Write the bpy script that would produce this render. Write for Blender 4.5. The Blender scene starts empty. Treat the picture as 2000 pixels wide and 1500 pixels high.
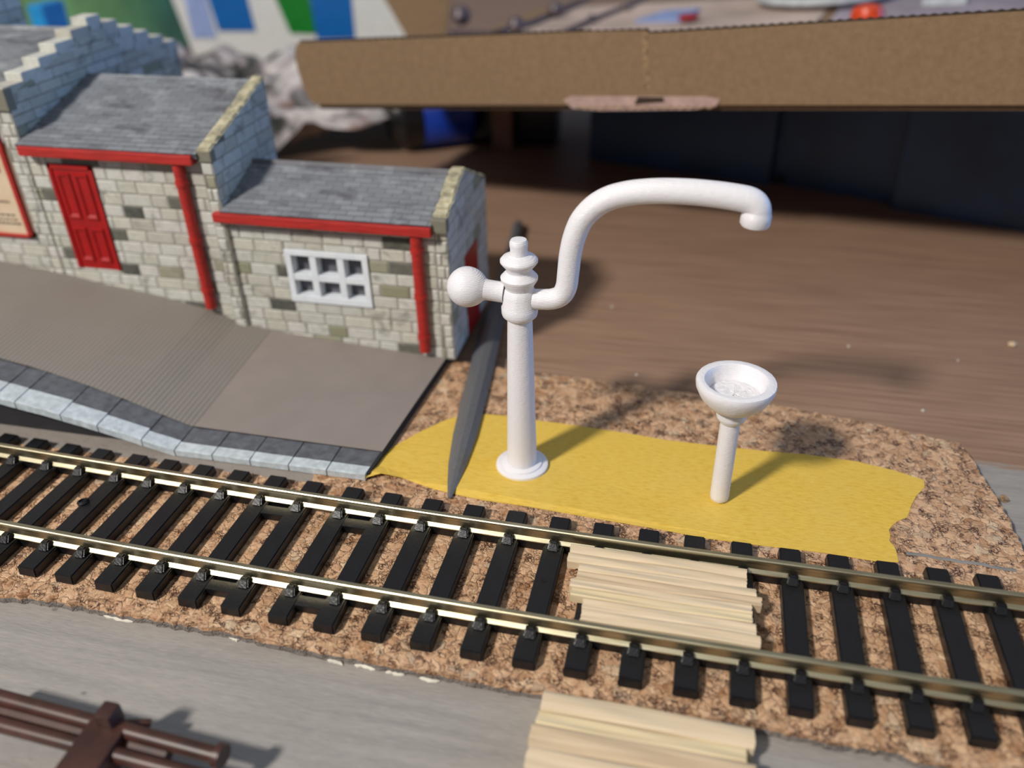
import bpy, bmesh, math, random
from mathutils import Vector, Matrix
random.seed(7)
S = bpy.context.scene
COL = S.collection
PI = math.pi
# one Blender unit is one centimetre: the subject is a small model layout
S.unit_settings.system = 'METRIC'
S.unit_settings.scale_length = 0.01
S.unit_settings.length_unit = 'CENTIMETERS'

# ------------------------------------------------------------------ camera
FPX = 1648.336
CAM = Vector((-1.4649, -8.7612, 9.4591))
YAW, PITCH, ROLL = -0.2306, 0.5747, -0.0222
fw = Vector((math.sin(YAW)*math.cos(PITCH), math.cos(YAW)*math.cos(PITCH), -math.sin(PITCH)))
r0 = Vector((math.cos(YAW), -math.sin(YAW), 0)); u0 = r0.cross(fw)
rt = math.cos(ROLL)*r0 + math.sin(ROLL)*u0
up = -math.sin(ROLL)*r0 + math.cos(ROLL)*u0
cd = bpy.data.cameras.new('camera'); cam = bpy.data.objects.new('camera', cd); COL.objects.link(cam)
cam.matrix_world = Matrix(((rt.x, up.x, -fw.x, CAM.x), (rt.y, up.y, -fw.y, CAM.y), (rt.z, up.z, -fw.z, CAM.z), (0, 0, 0, 1)))
cd.sensor_width = 36; cd.lens = FPX/2000*36; cd.clip_start = .1; cd.clip_end = 2000
cd.dof.use_dof = True; cd.dof.focus_distance = 13.3; cd.dof.aperture_fstop = cd.lens*0.001/0.235
S.camera = cam

# ------------------------------------------------------------------ view, world, lights
S.view_settings.view_transform = 'Standard'; S.view_settings.look = 'None'
S.view_settings.exposure = 0.0; S.view_settings.gamma = 1; S.view_settings.use_curve_mapping = False
w = bpy.data.worlds.new('room_light'); S.world = w; w.use_nodes = True
wn = w.node_tree; bg = wn.nodes['Background']; bg.inputs[1].default_value = 1.0
wtc = wn.nodes.new('ShaderNodeTexCoord'); wsx = wn.nodes.new('ShaderNodeSeparateXYZ'); wrp = wn.nodes.new('ShaderNodeValToRGB')
wn.links.new(wtc.outputs['Generated'], wsx.inputs[0]); wn.links.new(wsx.outputs['Z'], wrp.inputs[0]); wn.links.new(wrp.outputs[0], bg.inputs[0])
wrp.color_ramp.elements[0].position = .2; wrp.color_ramp.elements[0].color = (.085, .10, .15, 1)      # dim room walls
wrp.color_ramp.elements[1].position = .6; wrp.color_ramp.elements[1].color = (.29, .30, .31, 1)       # lit ceiling
S.cycles.caustics_reflective = False; S.cycles.caustics_refractive = False

def area(name, loc, target, size, power, col, shape='DISK', size_y=None):
    d = bpy.data.lights.new(name, 'AREA'); d.shape = shape; d.size = size
    if size_y: d.size_y = size_y
    d.energy = power; d.color = col
    o = bpy.data.objects.new(name, d); COL.objects.link(o); o.location = loc
    o.rotation_euler = (Vector(target)-Vector(loc)).to_track_quat('-Z', 'Y').to_euler()
    return o
LD = Vector((1.52, 1.99, -2.35)).normalized()       # direction the lamp's light travels
T0 = Vector((-3, 4, 0))
area('desk_lamp_light', T0 - LD*90, T0, 9, 3.2*PI*90*90, (1.0, .945, .87))
area('window_light', (105, 40, 20), (-8, 8, 2), 45, 1.6*PI*110*110, (.05, .38, 1.0), 'RECTANGLE', 60)

# ------------------------------------------------------------------ pixel -> point on a real plane
def ray(x, y): return fw + rt*((x-1000)/FPX) - up*((y-750)/FPX)
def PZ(x, y, z=0.0): d = ray(x, y); return CAM + d*((z-CAM.z)/d.z)
def PY(x, y, Y): d = ray(x, y); return CAM + d*((Y-CAM.y)/d.y)
def PX(x, y, X): d = ray(x, y); return CAM + d*((X-CAM.x)/d.x)

# ------------------------------------------------------------------ materials
def lin(c): return tuple(((v/255)/12.92 if v/255 <= .04045 else (((v/255)+.055)/1.055)**2.4) for v in c[:3]) + (1,)
class NT:
    def __init__(s, name, rough=.6, metal=0, spec=.5):
        s.m = bpy.data.materials.new(name); s.m.use_nodes = True; s.t = s.m.node_tree; s.n = s.t.nodes
        s.b = s.n['Principled BSDF']; s.b.inputs['Roughness'].default_value = rough
        s.b.inputs['Metallic'].default_value = metal; s.b.inputs['Specular IOR Level'].default_value = spec
        s.co = s.n.new('ShaderNodeTexCoord').outputs['Object']
    def l(s, a, b): s.t.links.new(a, b)
    def mapping(s, scale=(1, 1, 1), rot=(0, 0, 0), src=None):
        m = s.n.new('ShaderNodeMapping'); m.inputs['Scale'].default_value = scale; m.inputs['Rotation'].default_value = rot
        s.l(src or s.co, m.inputs['Vector']); return m.outputs[0]
    def noise(s, scale, detail=4, rough=.6, vec=None, out='Fac', dist=0):
        n = s.n.new('ShaderNodeTexNoise'); n.inputs['Scale'].default_value = scale; n.inputs['Detail'].default_value = detail
        n.inputs['Roughness'].default_value = rough; n.inputs['Distortion'].default_value = dist
        s.l(vec or s.co, n.inputs['Vector']); return n.outputs[out]
    def voro(s, scale, feature='F1', vec=None, out='Color', rand=1):
        n = s.n.new('ShaderNodeTexVoronoi'); n.feature = feature; n.inputs['Scale'].default_value = scale
        n.inputs['Randomness'].default_value = rand
        s.l(vec or s.co, n.inputs['Vector']); return n.outputs[out]
    def ramp(s, fac, stops, interp='LINEAR'):
        n = s.n.new('ShaderNodeValToRGB'); n.color_ramp.interpolation = interp; e = n.color_ramp.elements
        while len(e) < len(stops): e.new(.5)
        for i, (p, c) in enumerate(stops):
            e[i].position = p; e[i].color = c if len(c) == 4 and max(c) <= 1 else lin(c)
        s.l(fac, n.inputs[0]); return n.outputs[0]
    def bw(s, fac, a, b):
        if a > b: return s.ramp(fac, [(b, (1, 1, 1, 1)), (a, (0, 0, 0, 1))])
        return s.ramp(fac, [(a, (0, 0, 0, 1)), (b, (1, 1, 1, 1))])
    def mix(s, fac, a, b, mode='MIX'):
        n = s.n.new('ShaderNodeMix'); n.data_type = 'RGBA'; n.blend_type = mode
        for sock, v in ((n.inputs[0], fac), (n.inputs[6], a), (n.inputs[7], b)):
            if hasattr(v, 'is_linked'): s.l(v, sock)
            else: sock.default_value = v if not isinstance(v, tuple) else (v if len(v) == 4 else lin(v))
        return n.outputs[2]
    def math(s, op, a, b=None, c=None):
        n = s.n.new('ShaderNodeMath'); n.operation = op
        for i, v in enumerate((a, b, c)):
            if v is None: continue
            if hasattr(v, 'is_linked'): s.l(v, n.inputs[i])
            else: n.inputs[i].default_value = v
        return n.outputs[0]
    def sep(s, vec=None):
        n = s.n.new('ShaderNodeSeparateXYZ'); s.l(vec or s.co, n.inputs[0]); return n.outputs
    def color(s, c):
        if hasattr(c, 'is_linked'): s.l(c, s.b.inputs['Base Color'])
        else: s.b.inputs['Base Color'].default_value = lin(c)
        return s
    def bump(s, h, strength=.5, dist=.02):
        n = s.n.new('ShaderNodeBump'); n.inputs['Strength'].default_value = strength; n.inputs['Distance'].default_value = dist
        s.l(h, n.inputs['Height']); 
        s.l(n.outputs[0], s.b.inputs['Normal']); return s
    def attr(s, name='Col'):
        n = s.n.new('ShaderNodeAttribute'); n.attribute_name = name; return n.outputs['Color']

def plain(name, c, rough=.6, metal=0, var=.12, scale=3, bump=0, bscale=20, spec=.5):
    t = NT(name, rough, metal, spec)
    c2 = tuple(int(v*(1-var)) for v in c)
    t.color(t.mix(t.bw(t.noise(scale), .35, .65), c2, c))
    if bump: t.bump(t.noise(bscale, 3), bump, .01)
    return t.m

M = {}
# brown board with a painted grey band
def m_board():
    t = NT('board_wood', .5)
    g = t.noise(1.0, 6, .65, t.mapping((.35, 9, 1), (0, 0, .06)))
    fine = t.noise(3, 4, .6, t.mapping((.6, 26, 1), (0, 0, .06)))
    brown = t.ramp(g, [(.3, (128, 101, 84)), (.5, (148, 119, 99)), (.72, (166, 137, 115))])
    brown = t.mix(t.math('MULTIPLY', t.bw(fine, .45, .75), .35), brown, (178, 142, 116))
    grey = t.ramp(t.noise(.8, 5, .6, t.mapping((.5, 7, 1), (0, 0, .05))), [(.3, (140, 135, 131)), (.5, (150, 145, 140)), (.75, (161, 156, 149))])
    sh = t.noise(5, 4, .6, t.mapping((.9, 9, 1), (0, 0, .05)))
    grey = t.mix(t.math('MULTIPLY', t.bw(sh, .5, .72), .4), grey, (178, 172, 163)); grey = t.mix(t.math('MULTIPLY', t.bw(sh, .46, .3), .35), grey, (112, 108, 106))
    grey = t.mix(t.math('MULTIPLY', t.bw(t.voro(.8, vec=t.mapping((1, 1.5, 1)), out='Distance'), .05, .03), .6), grey, (96, 90, 88))
    x, y, z = t.sep()
    edge = t.math('ADD', t.math('ADD', y, t.math('MULTIPLY', x, .11)), t.math('MULTIPLY', t.noise(1.2, 5, .7, t.mapping((.5, 6, 1))), .9))
    t.color(t.mix(t.bw(t.math('SUBTRACT', edge, 5.65), .0, .12), grey, brown))
    t.bump(t.noise(6, 4, .6, t.mapping((.4, 8, 1))), .25, .02)
    return t.m
M['board'] = m_board()

def m_cork():
    t = NT('cork', .75)
    x, y, z = t.sep()
    dn = t.n.new('ShaderNodeTexNoise'); dn.inputs['Scale'].default_value = 5; dn.inputs['Detail'].default_value = 3
    t.l(t.co, dn.inputs['Vector'])
    mm = t.n.new('ShaderNodeMix'); mm.data_type = 'RGBA'; mm.blend_type = 'ADD'; mm.inputs[0].default_value = .28
    t.l(t.co, mm.inputs[6]); t.l(dn.outputs['Color'], mm.inputs[7]); vec = mm.outputs[2]
    cell = t.voro(6.2, vec=vec); small = t.voro(15, vec=vec)
    sepc = t.n.new('ShaderNodeSeparateColor'); t.l(cell, sepc.inputs[0])
    seps = t.n.new('ShaderNodeSeparateColor'); t.l(small, seps.inputs[0])
    c = t.ramp(sepc.outputs[0], [(0, (170, 130, 97)), (.22, (203, 162, 126)), (.45, (222, 183, 147)), (.66, (210, 167, 130)), (.84, (180, 136, 98)), (.92, (150, 102, 60)), (.97, (188, 172, 148)), (1, (230, 200, 162))])
    c2 = t.ramp(seps.outputs[1], [(0, (140, 98, 68)), (.3, (196, 152, 116)), (1, (222, 188, 152))])
    c = t.mix(.42, c, c2)
    e = t.voro(6.2, 'DISTANCE_TO_EDGE', vec=vec, out='Distance'); e2 = t.voro(15, 'DISTANCE_TO_EDGE', vec=vec, out='Distance')
    crack = t.math('MULTIPLY', t.bw(e, .06, .0), t.bw(t.noise(3.2, 4), .44, .58))
    crack2 = t.math('MULTIPLY', t.bw(e2, .2, .03), t.bw(t.noise(4, 5, .7), .52, .60))
    ck = t.math('MINIMUM', t.math('ADD', t.math('MULTIPLY', crack, .55), t.math('MULTIPLY', crack2, .95)), 1)
    c = t.mix(ck, c, (84, 48, 30))
    c = t.mix(t.math('MULTIPLY', t.bw(t.noise(5, 6, .8), .55, .68), .8), c, (112, 70, 42))
    # grey paint brushed over the cork beside the platform and along the rim
    n = t.noise(3, 4)
    m1 = t.math('MULTIPLY', t.bw(t.math('ADD', y, t.math('MULTIPLY', n, .25)), 0, 0.001), 1)
    gm = t.math('MULTIPLY', t.math('GREATER_THAN', t.math('ADD', y, t.math('MULTIPLY', n, .3)), 1.84), t.math('LESS_THAN', t.math('ADD', x, t.math('MULTIPLY', n, .6)), -7.3))
    low = t.math('LESS_THAN', t.math('ADD', z, t.math('MULTIPLY', n, .12)), -.035)
    g = t.mix(t.noise(3), (134, 126, 120), (148, 140, 132))
    c = t.mix(gm, c, g); c = t.mix(low, c, (128, 120, 114))
    t.color(c)
    h = t.math('SUBTRACT', t.math('ADD', t.math('MULTIPLY', t.bw(e, 0, .2), .22), t.math('MULTIPLY', t.noise(9, 5, .7), .9)), t.math('MULTIPLY', ck, .9))
    h = t.math('MULTIPLY', h, t.math('SUBTRACT', 1, t.math('MULTIPLY', gm, .85)))
    t.bump(h, .8, .045)
    return t.m
M['cork'] = m_cork()

def m_tape():
    t = NT('masking_tape', .5)
    a = t.noise(9, 5, .65, t.mapping((.7, 3, 1), (0, 0, .05))); b = t.noise(1.2, 3)
    c = t.ramp(a, [(.25, (202, 162, 56)), (.5, (222, 185, 76)), (.8, (230, 198, 98))])
    c = t.mix(t.math('MULTIPLY', t.bw(b, .4, .7), .35), c, (218, 188, 100))
    t.color(c); t.bump(a, .25, .01); return t.m
M['tape'] = m_tape()
M['black_plastic'] = plain('black_plastic', (19, 19, 23), .36, var=.25, scale=9, bump=.5, bscale=26)
def m_rail():
    t = NT('nickel_silver', .36, 1.0)
    a = t.noise(1.5, 3, .6, t.mapping((1, 14, 14)))
    t.color(t.ramp(a, [(.3, (168, 158, 128)), (.6, (198, 190, 162))]))
    t.bump(t.noise(3, 3, .6, t.mapping((.5, 30, 30))), .12, .01); return t.m
M['rail'] = m_rail()
def m_white():
    t = NT('white_print_resin', .35)
    x, y, z = t.sep()
    ws = t.n.new('ShaderNodeTexWave'); ws.bands_direction = 'Z'; ws.inputs['Scale'].default_value = 14; ws.inputs['Distortion'].default_value = .8
    t.l(t.co, ws.inputs['Vector'])
    t.color((232, 230, 234)); t.b.inputs['Subsurface Weight'].default_value = .25
    t.b.inputs['Subsurface Radius'].default_value = (.12, .11, .12); t.b.inputs['Subsurface Scale'].default_value = 1.0
    t.bump(t.math('ADD', t.math('MULTIPLY', ws.outputs['Fac'], .35), t.math('MULTIPLY', t.noise(13, 4, .7), 1.3)), .45, .02); return t.m
M['white'] = m_white()
def m_ridged():
    t = NT('platform_card', .8)
    c = t.mix(t.noise(1.5, 4), (128, 119, 113), (144, 134, 128))
    ws = t.n.new('ShaderNodeTexWave'); ws.bands_direction = 'X'; ws.inputs['Scale'].default_value = 3.4; ws.inputs['Distortion'].default_value = .3
    t.l(t.co, ws.inputs['Vector'])
    x, y, z = t.sep()
    msk = t.math('LESS_THAN', x, -1.95)
    c = t.mix(t.math('MULTIPLY', msk, .55), c, (124, 120, 112)); seam = t.bw(t.math('ABSOLUTE', t.math('ADD', x, 1.95)), .025, .012)
    t.color(t.mix(t.math('MULTIPLY', seam, .35), c, (90, 76, 72)))
    t.bump(t.math('ADD', t.math('MULTIPLY', t.math('MULTIPLY', ws.outputs['Fac'], msk), 1), t.math('MULTIPLY', t.noise(30, 3), .25)), .4, .03); return t.m
M['ridged'] = m_ridged()
M['edge_black'] = plain('edge_charcoal', (98, 101, 108), .75, var=.2, scale=6, bump=.4, bscale=24)
M['edge_white'] = plain('edge_whitewash', (196, 206, 212), .7, var=.12, scale=8, bump=.5, bscale=22)
M['dark_side'] = plain('dark_card', (38, 38, 42), .8)
def m_stone():
    t = NT('stone_print', .7)
    n = t.noise(7, 5, .7); n2 = t.noise(2.0, 4, .6, dist=.6)
    c = t.mix(t.math('MULTIPLY', t.bw(n, .45, .75), .4), t.attr(), (140, 134, 118))
    c = t.mix(t.math('MULTIPLY', t.bw(n2, .57, .70), .6), c, (92, 90, 84))
    t.color(c); t.bump(t.noise(12, 5, .7), .45, .03); return t.m
M['stone'] = m_stone()
M['mortar'] = plain('mortar', (146, 143, 134), .85, var=.3, scale=3)
def m_slate():
    t = NT('roof_slates', .6)
    br = t.n.new('ShaderNodeTexBrick'); br.inputs['Scale'].default_value = 1
    br.inputs['Brick Width'].default_value = .38; br.inputs['Row Height'].default_value = .15; br.inputs['Mortar Size'].default_value = .012
    br.inputs['Mortar Smooth'].default_value = .4
    br.inputs['Color1'].default_value = lin((116, 120, 126)); br.inputs['Color2'].default_value = lin((134, 139, 145)); br.inputs['Mortar'].default_value = lin((98, 98, 104))
    t.l(t.co, br.inputs['Vector'])
    b = t.noise(1.15, 4, .6, t.mapping((.8, 1.7, 1)))
    c = t.mix(t.math('MULTIPLY', t.bw(b, .52, .66), .7), br.outputs['Color'], (74, 71, 79))
    c = t.mix(t.math('MULTIPLY', t.bw(t.noise(1.5, 3, .6, t.mapping((1, 1.4, 1))), .55, .68), .6), c, (160, 163, 168))
    t.color(c)
    st = t.noise(3, 4, .6, t.mapping((1.5, 18, 1)))
    t.bump(t.math('ADD', st, t.math('MULTIPLY', br.outputs['Fac'], -.8)), .4, .03); return t.m
M['slate'] = m_slate()
def m_red():
    t = NT('red_paint', .42)
    a = t.noise(4, 4, .6, t.mapping((.5, 6, 6)))
    c = t.ramp(a, [(.3, (150, 34, 28)), (.6, (182, 44, 38))])
    t.color(c); t.bump(a, .3, .02); return t.m
M['red'] = m_red()
M['door_red'] = plain('door_red', (168, 16, 18), .3, var=.1)
M['window_white'] = plain('window_white', (226, 232, 238), .5, var=.04)
M['pane'] = plain('window_pane', (100, 100, 108), .4, var=.2)
M['poster'] = None
def m_poster():
    t = NT('poster_paper', .6)
    t.color(t.ramp(t.noise(1.6, 2), [(.3, (206, 178, 146)), (.6, (216, 196, 168))])); return t.m
M['poster'] = m_poster()
M['ink'] = plain('poster_ink', (96, 80, 74), .7)
M['cream'] = plain('cream_stone', (198, 190, 160), .7, var=.35, scale=4, bump=.6, bscale=9)
def m_file():
    t = NT('file_steel', .42, .35)
    t.color(t.mix(t.noise(20, 3), (96, 97, 100), (130, 131, 134)))
    t.bump(t.noise(1.0, 3, .6, t.mapping((60, 40, 60), (0, 0, .5))), .6, .01); return t.m
M['file'] = m_file()
def m_timber(name, a, b):
    t = NT(name, .65)
    n = t.noise(2, 5, .6, t.mapping((.35, 7, 3), (0, 0, -.02)))
    t.color(t.ramp(n, [(.3, a), (.65, b)])); t.bump(n, .2, .02); return t.m
M['timber'] = m_timber('pale_timber', (206, 184, 150), (222, 202, 172))
M['timber_tan'] = m_timber('tan_timber', (192, 167, 134), (210, 187, 155))
M['timber_yellow'] = m_timber('yellow_timber', (204, 184, 144), (220, 202, 164))
def m_card():
    t = NT('cardboard', .8)
    n = t.noise(7, 6, .75); n2 = t.noise(.5, 3)
    t.color(t.mix(t.math('MULTIPLY', n2, .5), t.ramp(n, [(.3, (120, 96, 70)), (.55, (136, 110, 82)), (.75, (148, 122, 94))]), (130, 106, 80)))
    t.bump(n, .15, .01); return t.m
M['card'] = m_card()
M['card_edge'] = plain('cardboard_edge', (170, 140, 104), .8, var=.4, scale=9)
M['card_pink'] = plain('torn_paper', (190, 160, 150), .8)
M['dark_flute'] = plain('flute_gap', (60, 46, 34), .9)
M['brown_plastic'] = plain('brown_plastic', (78, 46, 38), .4, var=.3, scale=2)
M['navy'] = plain('navy_plastic', (34, 66, 104), .4, var=.3, scale=.5)
M['blue_case'] = plain('blue_case', (16, 60, 170), .4)
M['black_case'] = plain('black_case', (20, 20, 22), .35)
M['wood_peg'] = plain('peg_wood', (150, 112, 90), .6)
M['green_bottle'] = plain('green_bottle', (122, 182, 128), .4, var=.25, scale=.25)
M['white_card'] = plain('white_card', (214, 216, 214), .5, var=.04)
M['lilac'] = plain('lilac_band', (150, 170, 220), .5)
M['blue_band'] = plain('blue_band', (0, 98, 176), .4, var=.08)
M['green_band'] = plain('green_band', (12, 124, 36), .4, var=.1)
M['sky_block'] = plain('sky_blue_block', (30, 150, 220), .4)
M['pink_sheet'] = plain('pink_sheet', (210, 188, 176), .7, var=.2, scale=.3)
M['lavender_sheet'] = plain('lavender_sheet', (172, 160, 172), .7, var=.25, scale=.4)
M['sprue'] = plain('grey_sprue', (92, 78, 84), .4)
M['lid_white'] = plain('white_lid', (206, 214, 220), .4)
M['lid_teal'] = plain('teal_insert', (110, 160, 176), .4, var=.2, scale=.4)
M['orange'] = plain('orange_cap', (226, 74, 26), .35)
M['wall_paint'] = plain('wall_paint', (150, 140, 132), .9)
M['void'] = plain('hole_black', (6, 6, 6), .9)
M['paint_white'] = plain('white_filler', (222, 216, 202), .7, var=.1)
M['grey_line'] = plain('grey_streak', (142, 138, 134), .8)
def m_rubble():
    t = NT('printed_paper', .6)
    a = t.noise(.42, 5, .62, dist=.5); b = t.noise(.5, 3, .6, t.mapping((1, 1, 1), (0, 0, 1)))
    c = t.ramp(a, [(.38, (26, 28, 24)), (.45, (96, 92, 92)), (.51, (178, 170, 170)), (.6, (206, 200, 198)), (.66, (120, 116, 120))])
    c = t.mix(t.math('MULTIPLY', t.bw(b, .6, .68), .7), c, (130, 84, 66))
    t.color(c); return t.m
M['rubble'] = m_rubble()

# ------------------------------------------------------------------ mesh helpers
class MB:
    def __init__(s): s.v = []; s.f = []; s.mi = []; s.c = []; s.sm = []
    def add(s, vs, fs, mi=0, col=(1, 1, 1), smooth=False):
        b = len(s.v); s.v += [Vector(v) for v in vs]
        for f in fs: s.f.append([b+i for i in f]); s.mi.append(mi); s.c.append(col); s.sm.append(smooth)
    def box(s, a, b, mi=0, col=(1, 1, 1), bev=0):
        x0, y0, z0 = a; x1, y1, z1 = b
        if bev:
            bm = bmesh.new(); bmesh.ops.create_cube(bm, size=1)
            for v in bm.verts: v.co = Vector(((x0+x1)/2+v.co.x*(x1-x0), (y0+y1)/2+v.co.y*(y1-y0), (z0+z1)/2+v.co.z*(z1-z0)))
            bmesh.ops.bevel(bm, geom=bm.edges[:], offset=bev, segments=2, affect='EDGES', profile=.6)
            s.bm(bm, mi, col); return
        s.add([(x0, y0, z0), (x1, y0, z0), (x1, y1, z0), (x0, y1, z0), (x0, y0, z1), (x1, y0, z1), (x1, y1, z1), (x0, y1, z1)],
              [(0, 3, 2, 1), (4, 5, 6, 7), (0, 1, 5, 4), (1, 2, 6, 5), (2, 3, 7, 6), (3, 0, 4, 7)], mi, col)
    def bm(s, bm, mi=0, col=(1, 1, 1), smooth=False, mat=None):
        bm.verts.index_update()
        s.add([(mat @ v.co) if mat else v.co.copy() for v in bm.verts], [[v.index for v in f.verts] for f in bm.faces], mi, col, smooth); bm.free()
    def prism(s, poly, d, mi=0, col=(1, 1, 1)):      # poly: 3D points, extruded by vector d
        n = len(poly); p = [Vector(q) for q in poly]; d = Vector(d)
        nrm = sum(((p[i]).cross(p[(i+1) % n]) for i in range(n)), Vector())
        if nrm.dot(d) > 0: p.reverse()
        s.add(p+[q+d for q in p], [list(range(n)), [n+i for i in reversed(range(n))]]+[[i, i+n, (i+1) % n+n, (i+1) % n] for i in range(n)], mi, col)
    def rev(s, prof, loc=(0, 0, 0), seg=48, mi=0, axis=None, jit=0):
        L = Vector(loc); q = Vector((0, 0, 1)).rotation_difference(Vector(axis)) if axis else None
        b = []; 
        for r, z in prof:
            for k in range(seg):
                a = 2*PI*k/seg; rr = r*(1+random.uniform(-jit, jit)); p = Vector((rr*math.cos(a), rr*math.sin(a), z))
                if q: p = q @ p
                b.append(L+p)
        f = []
        for i in range(len(prof)-1):
            for k in range(seg): f.append((i*seg+k, i*seg+(k+1) % seg, (i+1)*seg+(k+1) % seg, (i+1)*seg+k))
        f.append(list(reversed(range(seg)))); n = (len(prof)-1)*seg; f.append([n+k for k in range(seg)])
        s.add(b, f, mi, smooth=True)
    def tube(s, pts, rad, seg=20, mi=0, smooth=True, sx=1):
        P = [Vector(p) for p in pts]; n = len(P); R = rad if isinstance(rad, (list, tuple)) else [rad]*n
        T = [(P[min(i+1, n-1)]-P[max(i-1, 0)]).normalized() for i in range(n)]
        ref = Vector((0, 0, 1)) if abs(T[0].z) < .9 else Vector((0, 1, 0)); N = (ref-T[0]*ref.dot(T[0])).normalized()
        vs = []
        for i in range(n):
            N = (N-T[i]*N.dot(T[i])).normalized(); B = T[i].cross(N)
            for k in range(seg):
                a = 2*PI*k/seg; vs.append(P[i]+N*(math.cos(a)*R[i])+B*(math.sin(a)*R[i]*sx))
        f = [(i*seg+k, i*seg+(k+1) % seg, (i+1)*seg+(k+1) % seg, (i+1)*seg+k) for i in range(n-1) for k in range(seg)]
        f += [list(reversed(range(seg))), [(n-1)*seg+k for k in range(seg)]]
        s.add(vs, f, mi, smooth=smooth)
    def build(s, name, mats, parent=None, loc=None):
        off = Vector(loc) if loc else Vector((0, 0, 0)); wl = off
        if parent is not None: wl = WL[parent.name]
        me = bpy.data.meshes.new(name); me.from_pydata([v-wl for v in s.v], [], s.f)
        for m in (mats if isinstance(mats, (list, tuple)) else [mats]): me.materials.append(M[m])
        for p, mi, sm in zip(me.polygons, s.mi, s.sm): p.material_index = mi; p.use_smooth = sm
        ca = me.color_attributes.new('Col', 'FLOAT_COLOR', 'CORNER'); 
        for p, c in zip(me.polygons, s.c):
            for li in p.loop_indices: ca.data[li].color = (*c[:3], 1)
        me.validate(); me.update()
        if any(s.sm): me.set_sharp_from_angle(angle=math.radians(42))
        o = bpy.data.objects.new(name, me); COL.objects.link(o)
        if parent is not None: o.parent = parent
        else: o.location = wl
        WL[o.name] = wl
        return o
WL = {}
def tag(o, label=None, cat=None, group=None, kind=None):
    if label: o['label'] = label
    if cat: o['category'] = cat
    if group: o['group'] = group
    if kind: o['kind'] = kind
    return o
def thing(name, label, cat, loc=(0, 0, 0), group=None):
    o = bpy.data.objects.new(name, None); COL.objects.link(o); o.location = loc; o.empty_display_size = .3; WL[o.name] = Vector(loc)
    return tag(o, label, cat, group)
def smoothpts(pts, n=6):
    P = [Vector(p) for p in pts]; out = []
    for i in range(len(P)-1):
        a, b, c, d = P[max(i-1, 0)], P[i], P[i+1], P[min(i+2, len(P)-1)]
        for k in range(n):
            t = k/n; out.append(.5*((2*b)+(c-a)*t+(2*a-5*b+4*c-d)*t*t+(3*b-3*c+d-a)*t**3))
    out.append(P[-1]); return out
def sheet(outline, ztop, zbot, jit=0, cuts=0, zfun=None):
    """flat-topped slab from a 2D outline with a rough edge"""
    pts = []
    n = len(outline)
    for i in range(n):
        a = Vector(outline[i][:2]); b = Vector(outline[(i+1) % n][:2]); L = (b-a).length; k = max(1, int(L/.09)) if jit else 1
        for j in range(k):
            p = a.lerp(b, j/k); 
            if jit and j: p += Vector((random.uniform(-jit, jit), random.uniform(-jit, jit)))
            pts.append(p)
    bm = bmesh.new(); vs = [bm.verts.new((p.x, p.y, ztop)) for p in pts]; es = [bm.edges.new((vs[i], vs[(i+1) % len(vs)])) for i in range(len(vs))]
    f = bm.faces.new(vs)
    if f.normal.z < 0: f.normal_flip()
    f.normal_update()
    if f.normal.z < 0: f.normal_flip()
    r = bmesh.ops.extrude_face_region(bm, geom=[f]); nv = [g for g in r['geom'] if isinstance(g, bmesh.types.BMVert)]
    # r is the copy: keep as top, push the first down
    for v in bm.verts:
        if v not in nv: v.co.z = zbot
    if jit:
        c = sum((v.co for v in bm.verts), Vector())/len(bm.verts)
        for v in nv: v.co.x += random.uniform(-jit, jit)*.6; v.co.y += random.uniform(-jit, jit)*.6
    tf = [g for g in bm.faces if abs(g.calc_center_median().z-ztop) < 1e-4 and abs(g.normal.z) > -1 and len(g.verts) > 4]
    if cuts:
        bmesh.ops.triangulate(bm, faces=tf)
        for _ in range(cuts):
            es = [e for e in bm.edges if abs(e.verts[0].co.z-ztop) < 1e-4 and abs(e.verts[1].co.z-ztop) < 1e-4 and e.calc_length() > .35]
            bmesh.ops.subdivide_edges(bm, edges=es, cuts=1)
    if zfun:
        for v in bm.verts: v.co.z += zfun(v.co)
    bmesh.ops.recalc_face_normals(bm, faces=bm.faces[:])
    m = MB(); m.bm(bm); return m

# ================================================================== THE SETTING
m = MB(); m.box((-75, -40, -.6), (60, 75, -.2))
tag(m.build('layout_board', 'board'), 'large brown wooden board with grey paint brushed along the track side', 'board')

# ================================================================== CORK
near = [(-60, 1158), (60, 1162), (200, 1186), (315, 1208), (455, 1232), (640, 1272), (780, 1298), (900, 1320), (1040, 1345), (1250, 1378), (1496, 1415), (1650, 1450), (1755, 1462), (1807, 1484), (2060, 1530)]
far = [(2040, 1190), (2000, 1078), (1972, 1015), (1947, 970), (1923, 938), (1895, 893), (1874, 866), (1825, 855), (1737, 834), (1671, 820), (1496, 789), (1370, 771), (1260, 755), (1172, 742), (1050, 729), (973, 718), (917, 709), (880, 701)]
out = [PZ(x, y, 0) for x, y in near]+[Vector((10, -1.25, 0)), Vector((10, 1.8, 0)), Vector((4.45, 1.75, 0))]+[PZ(x, y, 0) for x, y in far[1:]]
out = [Vector((-24, out[0].y+.6, 0))]+out+[Vector((-6.7, 9.6, 0)), Vector((-24, 9.6, 0))]
m = sheet(out, 0, -.2, jit=.022)
tag(m.build('cork_underlay', 'cork'), 'cork sheet of tan granules lying under the track and platform', 'cork sheet')
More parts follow.
